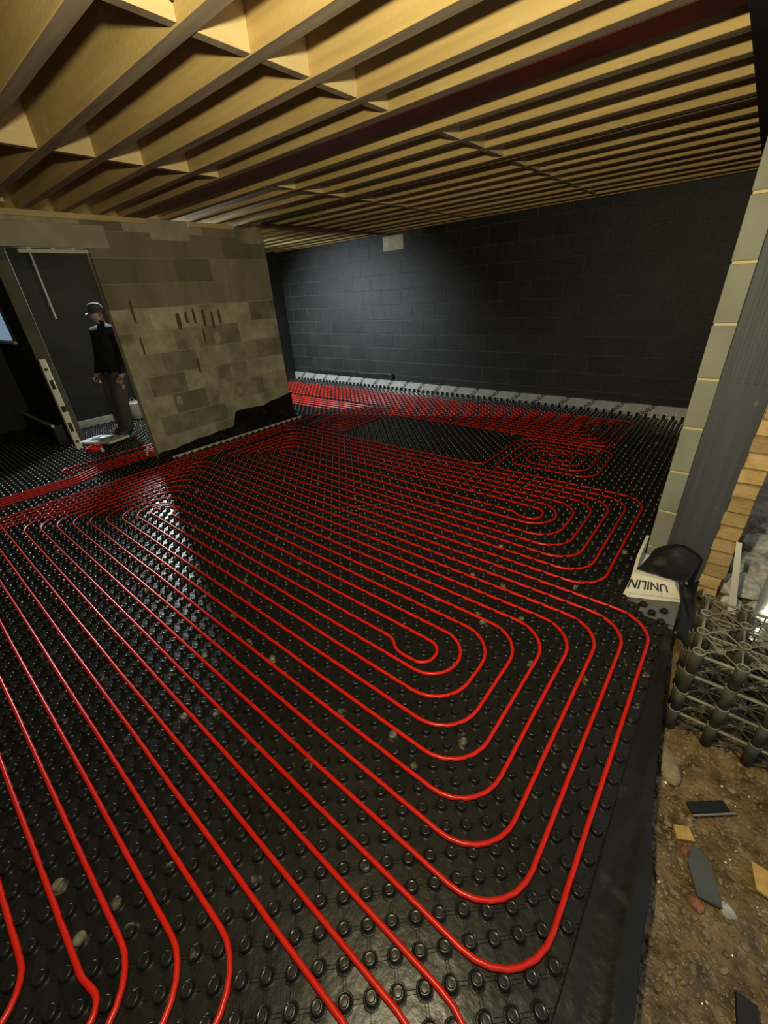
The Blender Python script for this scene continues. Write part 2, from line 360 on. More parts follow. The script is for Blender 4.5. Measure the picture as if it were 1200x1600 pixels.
b = MB(); b.cbox(XP - 0.08, XP + 0.012, -1.2, 2.495, 2.426, 2.473, 0.003); b.cbox(XP - 0.08, XP + 0.012, 2.96, 3.54, 2.426, 2.473, 0.003)
b.build('wall_plate', 'noggin', wall_left)
b = MB(); b.cbox(XP - 0.10, XP - 0.012, -1.2, -0.30, -0.01, 2.19, 0.004); b.build('jamb', 'block', wall_left)
# mortar smears and adhesive scars on the pier
sr = random.Random(3)
for (y, z, r) in [(2.30, 0.62, .05), (2.55, 0.80, .055), (2.82, 0.86, .07), (2.95, 0.70, .06), (3.10, 0.82, .05), (2.86, 0.52, .055), (3.15, 0.58, .045), (2.70, 1.22, .06), (3.0, 1.26, .06)]:
    poly = []
    for i in range(12):
        t = 2 * math.pi * i / 12; rr = r * sr.uniform(0.8, 1.1); poly.append((rr * math.cos(t) * 0.8, rr * math.sin(t) * 1.2))
    b = MB(); b.prism(poly, -0.006, 0.003, mx=basis((XP + 0.004, y, z), (0, 1, 0), (0, 0, 1))); b.build('mortar_smear', 'mortar', wall_left)
for (y, z, w, h) in [(2.56, 1.49, 0.05, 0.17), (2.66, 1.52, 0.03, 0.12), (2.76, 1.53, 0.03, 0.16), (2.88, 1.50, 0.035, 0.18), (2.99, 1.47, 0.03, 0.19), (3.09, 1.50, 0.03, 0.16), (2.83, 1.30, 0.018, 0.17), (2.66, 0.98, 0.022, 0.17), (2.08, 1.62, 0.022, 0.22), (2.07, 1.28, 0.020, 0.18)]:
    poly = [(-w / 2, -h / 2), (w * 0.3, -h / 2 * 1.1), (w / 2, 0.1 * h), (w * 0.35, h / 2), (-w * 0.4, h / 2 * 0.9), (-w * 0.6, 0)]
    b = MB(); b.prism(poly, -0.004, 0.0045, mx=basis((XP + 0.004, y, z), (0, 1, 0), (0, 0, 1))); b.build('adhesive_scar', 'scar', wall_left)
# right-hand cavity wall: block leaf, closer board, brick leaf
b = MB(); b.box(XR0 + 0.004, XR1 - 0.002, YC + 0.006, YB, -0.012, ZC - 0.03)
wall_right = struct(b.build('wall_right', 'column_mortar'), 'end of the cavity wall beside the opening, blocks closer board and buff bricks')
z = -0.005; ch = 0.2555; me = unit_block('block', 'column_block')
zz = 0.137 - ch
while zz < ZC - 0.05:
    z0 = max(zz, -0.01) ; z1 = min(zz + ch, ZC - 0.03)
    link('block', me, wall_right, ((XR0 + XR1) / 2 + random.uniform(-0.002, 0.002), YC + 0.10, (z0 + z1) / 2), None, (XR1 - XR0, 0.2, z1 - z0 - 0.011)); zz += ch
b = MB(); b.cbox(XR1, XR2, YC + 0.002, YB, -0.10, ZC - 0.03, 0.003); b.build('cavity_closer', 'closer', wall_right)
b = MB()
for i in range(5): b.cbox(XR1 + 0.035 + i * 0.034, XR1 + 0.049 + i * 0.034, YC - 0.002, YC + 0.004, 1.15, ZC - 0.04, 0.001)
b.build('closer_rib', 'closer', wall_right)
b = MB(); b.box(XR2, XR3 - 0.008, YC + 0.012, YB, -0.14, ZC - 0.03); b.build('brick_core', 'brick_mortar', wall_right)
me = unit_block('brick', 'brick'); zz = -0.12
while zz < ZC - 0.05:
    link('brick', me, wall_right, ((XR2 + XR3) / 2 + random.uniform(-0.003, 0.006), YC + 0.11 + random.uniform(-0.005, 0.005), zz + 0.0375),
         (random.uniform(-0.02, 0.02), random.uniform(-0.05, 0.05), random.uniform(-.03, .03)), (XR3 - XR2 + random.uniform(-0.004, 0.006), 0.22, random.uniform(0.068, 0.075))); zz += 0.0855
# room behind the pier
b = MB(); b.box(XL - 0.15, XL, 1.6, YB + 0.1, -0.012, ZC + JD); b.box(-9.1, -8.95, -1.2, 1.6, -0.012, ZC + JD)
wall_outer = struct(b.build('wall_outer', 'dark_wall'), 'dark painted outer wall of the room behind the pier')
db = unit_block('block', 'black_block')
block_face(wall_outer, db, 'y', XL + 0.003, 1.62, 3.2, 0.02, ZC, 0.45, 0.235, 0.010, 0.03, jitter=0.001)
b = MB()
b.box(-9.0, -7.06, 1.46, 1.60, -0.012, ZC)
partition = struct(b.build('wall_partition', 'dark_wall'), 'dark partition wall seen through the doorway')
b = MB(); b.cbox(-7.06, -7.02, 1.45, 1.605, -0.012, ZC, 0.004); b.build('wall_end', 'olive_wall', partition)
b = MB(); b.box(-8.7, -7.76, 1.452, 1.464, 1.36, 2.15); w1 = struct(b.build('window_1', 'glass'), 'pale blue daylit window in the dark partition at the left edge')
b = MB(); b.cbox(-8.74, -7.70, 1.425, 1.462, 1.315, 1.352, 0.003); b.build('window_sill', 'white', w1)
b = MB(); b.cbox(-7.755, -7.715, 1.435, 1.462, 1.353, 2.15, 0.003); b.build('window_frame', 'dark_wall', w1)
b = MB(); b.box(-9.1, 0.3, -1.32, -1.2, -0.012, ZC + JD); struct(b.build('wall_front', 'dark_wall'), 'dark wall behind the photographer')

# ------------------------------------------------------------------ pipe layout (grid units of P)
def fillet(pts, rad, seg=7):
    """round the corners of a 2-d polyline; rad is a number or list"""
    out = [Vector(pts[0])]
    for i in range(1, len(pts) - 1):
        p0, p1, p2 = Vector(pts[i - 1][:2]), Vector(pts[i][:2]), Vector(pts[i + 1][:2])
        r = pts[i][2] if len(pts[i]) > 2 else rad
        a = (p0 - p1); c = (p2 - p1); la, lc = a.length, c.length
        if la < 1e-6 or lc < 1e-6: continue
        a /= la; c /= lc
        ang = math.acos(max(-1, min(1, a.dot(c))))
        if ang > math.pi - 0.02: out.append(p1); continue
        t = min(r / math.tan(ang / 2), la * 0.499, lc * 0.499); r = t * math.tan(ang / 2)
        ctr = p1 + (a + c).normalized() * (r / math.sin(ang / 2))
        s, e = p1 + a * t - ctr, p1 + c * t - ctr
        a0 = math.atan2(s.y, s.x); d = (math.atan2(e.y, e.x) - a0 + math.pi) % (2 * math.pi) - math.pi
        for k in range(seg + 1): out.append(ctr + Vector((math.cos(a0 + d * k / seg), math.sin(a0 + d * k / seg))) * r)
    out.append(Vector(pts[-1][:2]))
    return [Vector(p[:2]) for p in out]
ALLPATHS = []
PR = 0.0086; PZ = 0.0112
def pipe(pts, label, group=None, rad=1.9, name='heating_pipe', z=PZ):
    pl = [p * P for p in fillet(pts, rad)]
    q = [pl[0]]
    for p in pl[1:]:
        d = (p - q[-1]).length
        if d < 1e-4: continue
        n = max(1, int(d / 0.30))
        s = q[-1]
        for k in range(1, n + 1):
            w = s + (p - s) * (k / n)
            if k < n:
                nn = Vector((-(p - s).y, (p - s).x)).normalized(); w = w + nn * random.uniform(-0.0014, 0.0014)
            q.append(w)
    ALLPATHS.append(q)
    vs = []; fs = []; R = 10
    for i, p in enumerate(q):
        d = ((q[i + 1] - p).normalized() if i < len(q) - 1 else Vector((0, 0))) + ((p - q[i - 1]).normalized() if i > 0 else Vector((0, 0)))
        d.normalize(); n = Vector((-d.y, d.x))
        for k in range(R):
            t = 2 * math.pi * k / R
            vs.append((p.x + n.x * PR * math.cos(t), p.y + n.y * PR * math.cos(t), z + PR * math.sin(t)))
    for i in range(len(q) - 1):
        for k in range(R): fs.append((i * R + k, i * R + (k + 1) % R, (i + 1) * R + (k + 1) % R, (i + 1) * R + k)[::-1])
    fs.append(tuple(range(R))); fs.append(tuple(range((len(q) - 1) * R, len(q) * R))[::-1])
    b = MB(); b.add(vs, fs); o = b.build(name, 'pipe', smooth=True)
    return tag(o, label, 'pipe', group)
def uR1(v): k = v - 4 if v <= 12 else 21 - v; return 0.15 - k
LU = {3: -45.2, 4: -44.4, 5: -43.6, 6: -42.7, 7: -41.7, 8: -40.8, 9: -39.8, 10: -38.8}
def uL1(v): return LU[v if v <= 11 else 23 - v]
def uR2(v): k = {22: 3, 23: 4, 24: 5, 25: 6, 26: 7, 27.3: 8}.get(v); return 0.12 - k
def uL2(v): return {26: -41, 25: -42, 24: -43, 23: -44, 22: -45}[v]
# near circuit
c1 = [(-46.0, -9), (-46.0, 21)]
def go(lst, v, nxt, side):
    u = uR1(v) if side == 'R' else uL1(v)
    lst += [(u, v), (u, nxt)]
seq = [(21, 4), (4, 19), (19, 6), (6, 17), (17, 8), (8, 15), (15, 10), (10, 13)]
for i, (a, c) in enumerate(seq): go(c1, a, c, 'R' if i % 2 == 0 else 'L')
c1 += [(-7.95, 13, 0.75), (-7.95, 11.42, 0.75), (-9.75, 11.42, 0.9), (-10.45, 12, 0.9)]
c1 += [(-35.4, 12, 0.5), (-35.9, 12.75, 0.5), (-37.8, 12.75, 0.8), (-37.8, 11, 0.8)]
seq = [(11, 14), (14, 9), (9, 16), (16, 7), (7, 18), (18, 5), (5, 20), (20, 3)]
for i, (a, c) in enumerate(seq): go(c1, a, c, 'R' if i % 2 == 0 else 'L')
c1 += [(0.15, 3), (0.15, -9)]
pipe(c1, 'red heating pipe laid in nested loops across the near half of the floor')
# middle circuit with the spiral
c2 = [(-12.3, 41.8), (-12.5, 41, 0.5), (-10.5, 41, 0.9), (-10.5, 43, 0.9), (-14.5, 43, 1.0), (-14.5, 39, 1.2), (-8.5, 39, 1.6), (-8.5, 45, 1.6), (-16.5, 45, 1.7), (-16.5, 36.4, 0.9)]
c2 += [(-15.4, 36), (0.12 - 3, 36), (0.12 - 3, 22), (-45, 22), (-45, 34), (-4.88, 34), (-4.88, 24), (-43, 24), (-43, 32), (-6.88, 32), (-6.88, 26), (-41, 26), (-41, 30)]
c2 += [(-8.85, 30, 0.85), (-8.85, 28.05, 0.85), (-10.3, 28.05, 0.9), (-11.0, 28.5, 0.9), (-40.0, 28.5, 0.55), (-40.0, 27.3, 0.55)]
c2 += [(-7.88, 27.3), (-7.88, 31), (-42, 31), (-42, 25), (-5.88, 25), (-5.88, 33), (-44, 33), (-44, 23), (-3.88, 23), (-3.88, 35), (-46.8, 35), (-46.8, -9)]
pipe(c2, 'red heating pipe looping over the middle of the floor into the small square spiral')
# arm that bounds the bare patch, meeting the spiral
c3 = [(-47.7, -9), (-47.7, 36), (-18.7, 36), (-17.6, 36.4, 0.9), (-17.6, 46.2, 1.9), (-7.5, 46.2, 1.7), (-7.5, 37.9, 1.7), (-15.5, 37.9, 1.0), (-15.5, 44, 1.3), (-9.5, 44, 1.3), (-9.5, 40, 1.3), (-13.5, 40, 1.0), (-13.5, 42, 0.9), (-12.1, 42.2)]
pipe(c3, 'red heating pipe edging the bare black patch and winding round the square spiral', rad=1.5)
# back circuit
c4 = [(-48.6, -9), (-48.6, 45), (-75, 45), (-75, 58), (-8, 58), (-8, 47.2), (-38.9, 47.2), (-38.9, 37.2), (-46, 37.2, 1.2), (-46, 46.2), (-74, 46.2), (-74, 57), (-9, 57), (-9, 48), (-40, 48), (-40, 38.1), (-45, 38.1, 1.2), (-45, 47.2),
      (-73, 47.2), (-73, 56), (-10, 56), (-10, 49), (-41, 49), (-41, 39), (-44, 39, 1.0), (-44, 48.2), (-72, 48.2), (-72, 55), (-11, 55), (-11, 50), (-42, 50), (-42, 40, 0.5), (-43, 40, 0.5), (-43, 49.2), (-71, 49.2), (-71, 54),
      (-12, 54), (-12, 51), (-70, 51), (-70, 53), (-13, 53, 0.5), (-13, 52, 0.5), (-68, 52)]
pipe(c4, 'red heating pipe laid in long loops in front of the back wall', rad=1.4)
# near-left circuit, nearest the photographer
c0 = [(-50, 2), (-0.85, 2), (-0.85, -9), (-1.85, -9), (-1.85, 1), (-50, 1), (-50, 0), (-5.85, 0), (-5.85, -9), (-6.9, -9), (-6.9, -1), (-50, -1), (-50, -2), (-7.95, -2), (-7.95, -9), (-8.5, -9), (-8.5, -2.75, 1.0), (-9.7, -3.0, 0.9), (-11.2, -3.0, 1.5), (-50, -3), (-50, -4), (-10.3, -4, 1.2), (-10.2, -9)]
pipe(c0, 'red heating pipe with straight runs along the near left, turning at the bottom edge', rad=1.6)
# pipes passing through the doorway
c5 = [(-52.0, -9), (-52.0, 10), (-53.2, 12.5), (-53.2, 26), (-54.0, 26), (-54.0, 12.5), (-52.75, 10), (-52.75, -9), (-53.5, -9), (-53.5, 10), (-54.8, 12.5), (-54.8, 26), (-55.6, 26), (-55.6, 12.5), (-54.25, 10), (-54.25, -9)]
pipe(c5, 'tight bundle of red heating pipes passing through the doorway', rad=0.6)
c6 = [(-58.4, 26), (-58.4, 9.7), (-56.4, 9.7), (-56.4, 26)]
pipe(c6, 'red heating pipe loop just inside the doorway in front of the worker', rad=0.95)

# ------------------------------------------------------------------ studded mat
mat_thing = tag(empty('heating_mat', (-3, 2, 0)), 'black studded plastic underfloor heating mat covering the floor', 'mat')
def child(o): o.parent = mat_thing; o.matrix_parent_inverse = Matrix.Translation((3, -2, 0)); return o
for (xa, xb, ya, yb) in [(-5.2, 0.075, -1.15, 2.25), (-5.2, XR0 - 0.006, 2.25, YB - 0.055), (-7.0, -5.2, -1.15, 1.85), (-7.0, XP - 0.105, 1.85, 3.98), (-7.0, -5.2, 3.98, YB - 0.055), (XL + 0.05, -7.0, 1.63, YB - 0.055), (-8.9, -7.0, -1.15, 1.30)]:
    b = MB(); b.box(xa, xb, ya, yb, -0.012, 0.0); child(b.build('sheet', 'mat'))
def node_mesh(n, full):
    prof = [(0.0240, 0.0000), (0.0230, 0.0014), (0.0219, 0.0019), (0.0208, 0.0013), (0.0198, 0.0004), (0.0184, 0.0012), (0.0181, 0.0030), (0.0178, 0.0070), (0.0172, 0.0185), (0.0160, 0.0225), (0.0136, 0.0240)]
    if full: prof += [(0.0104, 0.0241), (0.0092, 0.0233), (0.0080, 0.0234), (0.0030, 0.0236)]
    else: prof = [(0.0215, 0.0001), (0.0184, 0.0030), (0.0172, 0.0185), (0.0145, 0.0238)]
    vs = []; fs = []
    for r, z in prof:
        for i in range(n):
            t = 2 * math.pi * (i + 0.5) / n; e = 0.50 if r > 0.009 else 0.2
            c, s = math.cos(t), math.sin(t)
            k = 1.0 / (abs(c) ** 3.2 + abs(s) ** 3.2) ** (1 / 3.2)
            q = r * (1 + e * (k - 1))
            x, y = q * c, q * s
            vs.append(((x - y) * 0.70711, (x + y) * 0.70711, z * 0.89))
    for j in range(len(prof) - 1):
        for i in range(n): fs.append((j * n + i, j * n + (i + 1) % n, (j + 1) * n + (i + 1) % n, (j + 1) * n + i))
    fs.append(tuple(range((len(prof) - 1) * n, len(prof) * n)))
    return vs, fs
grid = {}
CS = 0.05
for path in ALLPATHS:
    for a, c in zip(path[:-1], path[1:]):
        n = max(1, int((c - a).length / 0.006))
        for k in range(n):
            p = a + (c - a) * (k / n); grid.setdefault((int(p.x // CS), int(p.y // CS)), []).append(p)
def nearest(x, y):
    cx, cy = int(x // CS), int(y // CS); best = None; bd = 1
    for i in (-1, 0, 1):
        for j in (-1, 0, 1):
            for p in grid.get((cx + i, cy + j), ()):
                d = (p.x - x) ** 2 + (p.y - y) ** 2
                if d < bd: bd = d; best = p
    return best
def near_pipe(x, y, d):
    cx, cy = int(x // CS), int(y // CS)
    for i in (-1, 0, 1):
        for j in (-1, 0, 1):
            for p in grid.get((cx + i, cy + j), ()):
                if (p.x - x) ** 2 + (p.y - y) ** 2 < d * d: return True
    return False
nodes = []
i0, i1, j0, j1 = int(-8.85 / P * 2), 0, int(-1.1 / P * 2), int((YB - 0.1) / P * 2)
for i in range(i0, i1 + 2):
    for j in range(j0, j1):
        if (i + j) % 2: continue
        x = (i * 0.5 + 0.25 + 0.15) * P; y = (j * 0.5 + 0.25) * P
        if x > 0.055: continue
        if -55.3 * P < x < -51.5 * P and y < 11.3 * P: continue
        if XP - 0.13 < x < XP + 0.02 and 1.83 < y < 4.0: continue
        if x < -7.0 and 1.43 < y < 1.62: continue
        if x < XL + 0.04 and y > 1.55: continue
        if XR0 - 0.02 < x and y > 2.25: continue
        pr = project((x, y, 0.02))
        if pr is None or not (-120 < pr[0] < 1320 and -60 < pr[1] < 1720): continue
        np_ = nearest(x, y); gone = False
        if np_ is not None:
            dv = Vector((x, y)) - np_; dl = dv.length
            if dl < 0.0085: gone = True
            elif dl < 0.0250: dv = dv / dl * (0.0250 - dl); x += dv.x; y += dv.y
        nodes.append((pr[2], x, y, -60 < pr[0] < 1260 and pr[1] < 1640, gone))
nodes.sort()
keep = [n for n in nodes if not n[4]]
vf = node_mesh(12, True); bN = MB(); bN.add(*vf); node_me = bN.mesh('node', True); node_me.materials.append(M['node'])
vl = node_mesh(8, False); cnt = 0; field = MB()
for d, x, y, vis, _ in keep:
    if vis and cnt < 300:
        child(link('node', node_me, None, (x, y, 0))); cnt += 1
    else:
        vs_, fs_ = vf if d < 2.6 else vl
        field.add([(vx + x, vy + y, vz) for vx, vy, vz in vs_], fs_)
nf = child(field.build('node_field', 'node', smooth=True)); nf['kind'] = 'stuff'
# thin twin ribs linking the studs
rib = MB()
for d, x, y, vis, _ in nodes:
    if d > 3.6: continue
    for sx, sy in ((1, 1), (1, -1)):
        a = Vector((x, y)) + Vector((sx, sy)) * 0.0118; c = Vector((x, y)) + Vector((sx, sy)) * (P / 2 - 0.0118)
        nn = Vector((-sy, sx)).normalized()
        for off in (-0.0042, 0.0042):
            p, q = a + nn * off, c + nn * off; w = nn * 0.0010
            rib.add([(p.x - w.x, p.y - w.y, -0.0005), (p.x + w.x, p.y + w.y, -0.0005), (p.x, p.y, 0.0016), (q.x - w.x, q.y - w.y, -0.0005), (q.x + w.x, q.y + w.y, -0.0005), (q.x, q.y, 0.0016)],
                    [(0, 3, 5, 2), (2, 5, 4, 1)])
rf = child(rib.build('rib_field', 'mat')); rf['kind'] = 'stuff'
# pale strip modelled in place of the pipe highlight at the foot of the pier
b = MB(); b.box(XP + 0.155, XP + 0.165, 1.95, 4.0, 0.0, 0.030)
es = b.build('glint_strip', 'pipe_glint'); tag(es, 'pale strip drawn as the pipe highlight along the foot of the block pier', 'edge strip')

# ------------------------------------------------------------------ membranes, upstand, insulation
def sheet(name, label, f, nu, nv, thick=0.002, material='dpc'):
    top = [[Vector(f(i / nu, j / nv)) for i in range(nu + 1)] for j in range(nv + 1)]
    vs = []; fs = []
    for j in range(nv + 1):
        for i in range(nu + 1): vs.append(top[j][i])
    n = len(vs); W = nu + 1
    nor = []
    for j in range(nv + 1):
        for i in range(nu + 1):
            du = top[j][min(i + 1, nu)] - top[j][max(i - 1, 0)]; dv = top[min(j + 1, nv)][i] - top[max(j - 1, 0)][i]
            nor.append(du.cross(dv).normalized())
    vs += [vs[k] - nor[k] * thick for k in range(n)]
    for j in range(nv):
        for i in range(nu):
            q = (j * W + i, j * W + i + 1, (j + 1) * W + i + 1, (j + 1) * W + i); fs.append(q); fs.append(tuple(n + k for k in reversed(q)))
    rim = [i for i in range(W)] + [j * W + nu for j in range(1, nv + 1)] + [nv * W + i for i in range(nu - 1, -1, -1)] + [j * W for j in range(nv - 1, 0, -1)]
    for a, c in zip(rim, rim[1:] + rim[:1]): fs.append((c, a, n + a, n + c))
    b = MB(); b.add(vs, fs); o = b.build(name, material, smooth=True)
    return tag(o, label, 'membrane') if label else o
def lerp(tab, t):
    for (a, x), (c, y) in zip(tab[:-1], tab[1:]):
        if t <= c: return x + (y - x) * (t - a) / (c - a)
    return tab[-1][1]
EDGE = [(0.0, 0.24), (0.35, 0.232), (0.57, 0.228), (0.74, 0.215), (0.86, 0.215), (1.09, 0.180), (1.32, 0.158), (1.65, 0.130), (2.05, 0.100)]
def dpc(u, v):
    y = 0.0 + v * 2.12; xo = lerp(EDGE, y); u2 = min(1, u / 0.85)
    x = 0.068 + (xo - 0.068) * u2
    z = 0.006 + 0.005 * noise.noise(Vector((x * 25, y * 6, 1))) * min(1, u * 4)
    if y < 0.95: z += 0.018 * math.exp(-((u2 - 0.62 - 0.25 * (0.95 - y)) / 0.13) ** 2) * min(1, (0.95 - y) * 2)
    if u > 0.85: z -= (u - 0.85) / 0.15 * 0.13; x += (u - 0.85) * 0.05
    return (x, y, z)
sheet('membrane_sheet', 'black damp proof membrane lapped over the mat edge beside the wet soil', dpc, 26, 70)
def pier_sheet(u, v):
    y = 1.845 + u * 2.15
    top = lerp([(0, 0.06), (0.25, 0.10), (0.5, 0.13), (0.54, 0.32), (0.75, 0.30), (1, 0.38)], u) + 0.02 * noise.noise(Vector((u * 14, 0, 0)))
    z = 0.0 + v * top
    x = XP + 0.014 + 0.010 * abs(noise.noise(Vector((u * 9, v * 2, 4)))) + (0.055 * (1 - v / 0.35) if v < 0.35 else 0)
    return (x, y, z)
sheet('membrane_skirt', 'ragged black membrane skirt along the foot of the block pier', pier_sheet, 60, 10)
def back_sheet(x0, x1, h, sd):
    def f(u, v):
        x = x0 + (x1 - x0) * u; hh = h * (0.55 + 0.45 * u) + 0.02 * noise.noise(Vector((u * 12, sd, 0)))
        return (x, YB - 0.035 - 0.012 * abs(noise.noise(Vector((u * 8, v * 3, sd)))), 0.13 + v * hh)
    return f
sheet('membrane_lap', 'black membrane flap standing above the foil upstand near the pier', back_sheet(-7.4, -5.0, 0.15, 2), 40, 5)
sheet('membrane_lap', 'low black membrane flap further right along the back wall foot', back_sheet(-5.0, -3.9, 0.045, 5), 24, 4)

up = MB(); up.cbox(XL + 0.02, XR0 - 0.005, YB - 0.050, YB - 0.015, -0.005, 0.148, 0.002)
upstand = tag(up.build('foil_upstand', 'foil'), 'shiny foil faced insulation upstand along the back wall foot', 'insulation')
for k in range(20):
    x = -0.75 - k * 0.36
    text_obj('lettering', 'UNILIN', 0.075, basis((x, YB - 0.0512, 0.085), (math.cos(0.75), 0, math.sin(0.75)), (-math.sin(0.75), 0, math.cos(0.75))), upstand)
# studs folded up the back upstand
b = MB()
for k in range(74):
    x = XL + 0.15 + k * P
    if x > XR0 - 0.05: break
    b.cbox(x, x + 0.035, YB - 0.085, YB - 0.052, 0.0, 0.045, 0.008)
o = b.build('mat_upturn', 'mat'); child(o); o['kind'] = 'stuff'

ib = empty('insulation_block', (-0.03, 2.38, 0)); tag(ib, 'cream foil faced insulation offcut at the foot of the right-hand wall', 'insulation')
def ibchild(o): o.parent = ib; o.matrix_parent_inverse = Matrix.Translation((0.03, -2.38, 0)); return o
vs_ = [(-0.172, 2.262, 0.001), (0.112, 2.392, 0.001), (0.112, 2.60, 0.001), (-0.150, 2.66, 0.001), (-0.157, 2.40, 0.092), (0.044, 2.418, 0.092), (0.06, 2.60, 0.092), (-0.150, 2.66, 0.092)]
def bil(u, v):
    a, c, d, e = (Vector(vs_[q]) for q in (0, 1, 5, 4)); return (a * (1 - u) + c * u) * (1 - v) + (e * (1 - u) + d * u) * v
b = MB(); b.add(vs_, [(3, 2, 1, 0), (4, 5, 6, 7), (1, 2, 6, 5), (2, 3, 7, 6), (3, 0, 4, 7)])
b.add([bil(i / 12, j / 8) for j in range(9) for i in range(13)], [(j * 13 + i, j * 13 + i + 1, (j + 1) * 13 + i + 1, (j + 1) * 13 + i) for j in range(8) for i in range(12)])
ibb = ibchild(b.build('board', 'board'))
b = MB(); b.box(-0.07, 0.098, 2.16, 2.36, 0.0002, 0.0010); ibchild(b.build('lower_facing', 'slab'))
b = MB(); b.cbox(-0.165, -0.148, 2.41, 2.68, 0.0, 0.21, 0.002); ibchild(b.build('side_strip', 'board'))
def onface(u, v, h):
    n = (bil(u + .01, v) - bil(u - .01, v)).cross(bil(u, v + .01) - bil(u, v - .01)).normalized()
    return bil(u, v) + n * h
lt = text_obj('lettering', 'UNILIN', 0.066, Matrix.Identity(4), ibb)
for v in lt.data.vertices: v.co = onface(0.40 - v.co.x / 0.265 + 0.16 * v.co.y, 0.62 - v.co.y / 0.125 - 0.35 * v.co.x, 0.0014 + v.co.z)
b = MB()
def pline(p, q, n=8):
    for k in range(n): b.bar(onface(*[p[i] + (q[i] - p[i]) * k / n for i in (0, 1)], 0.0012), onface(*[p[i] + (q[i] - p[i]) * (k + 1) / n for i in (0, 1)], 0.0012), 0.0007, 4)
pline((0.04, 0.17), (0.97, 0.17)); b.build('printed_line', 'ink', ibb)
b = MB(); pline((0.66, 0.20), (0.68, 0.80)); b.build('printed_line', 'ink', ibb)
b = MB(); pline((0.10, 0.0), (0.11, 0.16), 3); b.build('printed_line', 'ink', ibb)
def flap(u, v):
    x = -0.15 + u * 0.24; y = 2.44 + v * 0.22
    z = 0.096 + 0.12 * (v ** 2) * (0.4 + 0.6 * math.sin(u * 3.0)) + 0.012 * noise.noise(Vector((u * 5, v * 5, 3)))
    return (x + 0.05 * v, y, z)
sheet('membrane_flap', 'black membrane flap curling up over the cream insulation offcut', flap, 14, 12)
def flap2(u, v):
    x = 0.085 + u * 0.085 + 0.02 * math.sin(v * 5); y = 2.14 + v * 0.34
    return (x, y, -0.06 + 0.16 * v + 0.03 * math.sin(u * 4 + v * 3))
sheet('membrane_flap', 'crumpled black membrane between the insulation offcut and the plastic crates', flap2, 10, 14)

# ------------------------------------------------------------------ stacked plastic lattice crates
cr_nx, cr_ny, cr_p, cr_h = 5, 4, 0.133, 0.112
def crate_layer():
    root = empty('drainage_crate')
    X = [i * cr_p for i in range(cr_nx)]; Y = [j * cr_p for j in range(cr_ny)]
    for x in X:
        for y in Y:
            b = MB(); b.lathe([(0.0185, 0.006), (0.0185, cr_h * 0.55), (0.0210, cr_h * 0.60), (0.0210, cr_h + 0.012), (0.0172, cr_h + 0.012), (0.0155, 0.006)], 12, (x, y, 0), closed=True)
            tb = b.build('tube', 'crate', root, smooth=True)
            b = MB(); b.lathe([(0.0212, cr_h + 0.006), (0.0222, cr_h + 0.010), (0.0212, cr_h + 0.0135), (0.0168, cr_h + 0.0135), (0.0168, cr_h + 0.006)], 12, (x, y, 0), closed=True)
            b.build('rim', 'crate_rail', tb, smooth=True)
    def side(a, c):
        b = MB(); a = Vector(a); c = Vector(c); up = Vector((0, 0, 1))
        for z in (cr_h - 0.008,):
            d = (c - a).normalized(); n = Vector((-d.y, d.x, 0))
            b.bar(a + d * 0.020 + up * z, c - d * 0.020 + up * z, 0.0062, 6)
        p0, p1, p2, p3 = a + d * 0.02 + up * 0.014, c - d * 0.02 + up * 0.014, c - d * 0.02 + up * (cr_h - 0.01), a + d * 0.02 + up * (cr_h - 0.01)
        b.build('rail', 'crate_rail', root); b = MB()
        b.bar(p0, p2, 0.0026, 5); b.bar(p1, p3, 0.0026, 5); b.bar((p0 + p1) / 2, (p2 + p3) / 2, 0.0026, 5); b.bar((p0 + p3) / 2, (p1 + p2) / 2, 0.0024, 5)
        b.build('side_lattice', 'crate', root)
    for i in range(cr_nx - 1): side((X[i], Y[0], 0), (X[i + 1], Y[0], 0)); side((X[i], Y[-1], 0), (X[i + 1], Y[-1], 0))
    for j in range(cr_ny - 1): side((X[0], Y[j], 0), (X[0], Y[j + 1], 0)); side((X[-1], Y[j], 0), (X[-1], Y[j + 1], 0))
    for i in range(cr_nx - 1):
        for j in range(cr_ny - 1):
            b = MB(); z = cr_h - 0.004
            c = [(X[i], Y[j]), (X[i + 1], Y[j]), (X[i + 1], Y[j + 1]), (X[i], Y[j + 1])]; m_ = ((X[i] + X[i + 1]) / 2, (Y[j] + Y[j + 1]) / 2)
            for q in range(4):
                a = Vector((*c[q], z)); e = Vector((*m_, z)); d = (e - a).normalized(); b.bar(a + d * 0.021, e, 0.0030, 5)
            for q in range(4):
                a = Vector((*c[q], z)); e = Vector((*c[(q + 1) % 4], z)); d = (e - a).normalized()
                if (q == 0 and j > 0) or (q == 3 and i > 0): b.bar(a + d * 0.021, e - d * 0.021, 0.0036, 5)
            b.lathe([(0.013, z - 0.004), (0.016, z - 0.004), (0.016, z + 0.004), (0.013, z + 0.004)], 10, (*m_, 0), closed=True)
            b.build('top_lattice', 'crate_rail', root)
    return root
proto = crate_layer()
lab = ['bottom of the four stacked dusty black lattice crates, resting on the soil', 'second from bottom of the stacked dusty black lattice crates',
       'third from bottom of the stacked dusty black lattice crates', 'topmost of the stacked dusty black lattice crates, open tubes showing']
def copy_tree(o, parent=None):
    c = o.copy(); COL.objects.link(c); c.parent = parent
    for ch_ in list(o.children): copy_tree(ch_, c)
    return c
layers = [proto] + [copy_tree(proto) for _ in range(3)]
for k, o in enumerate(layers):
    tag(o, lab[k], 'crate', 'stacked plastic drainage crates'); o.location = (0.172 + random.uniform(-0.002, 0.002), 1.60 + random.uniform(-0.002, 0.002), -0.105 + k * cr_h); o.rotation_euler = (0, 0, 0.0 + random.uniform(-0.004, 0.004))

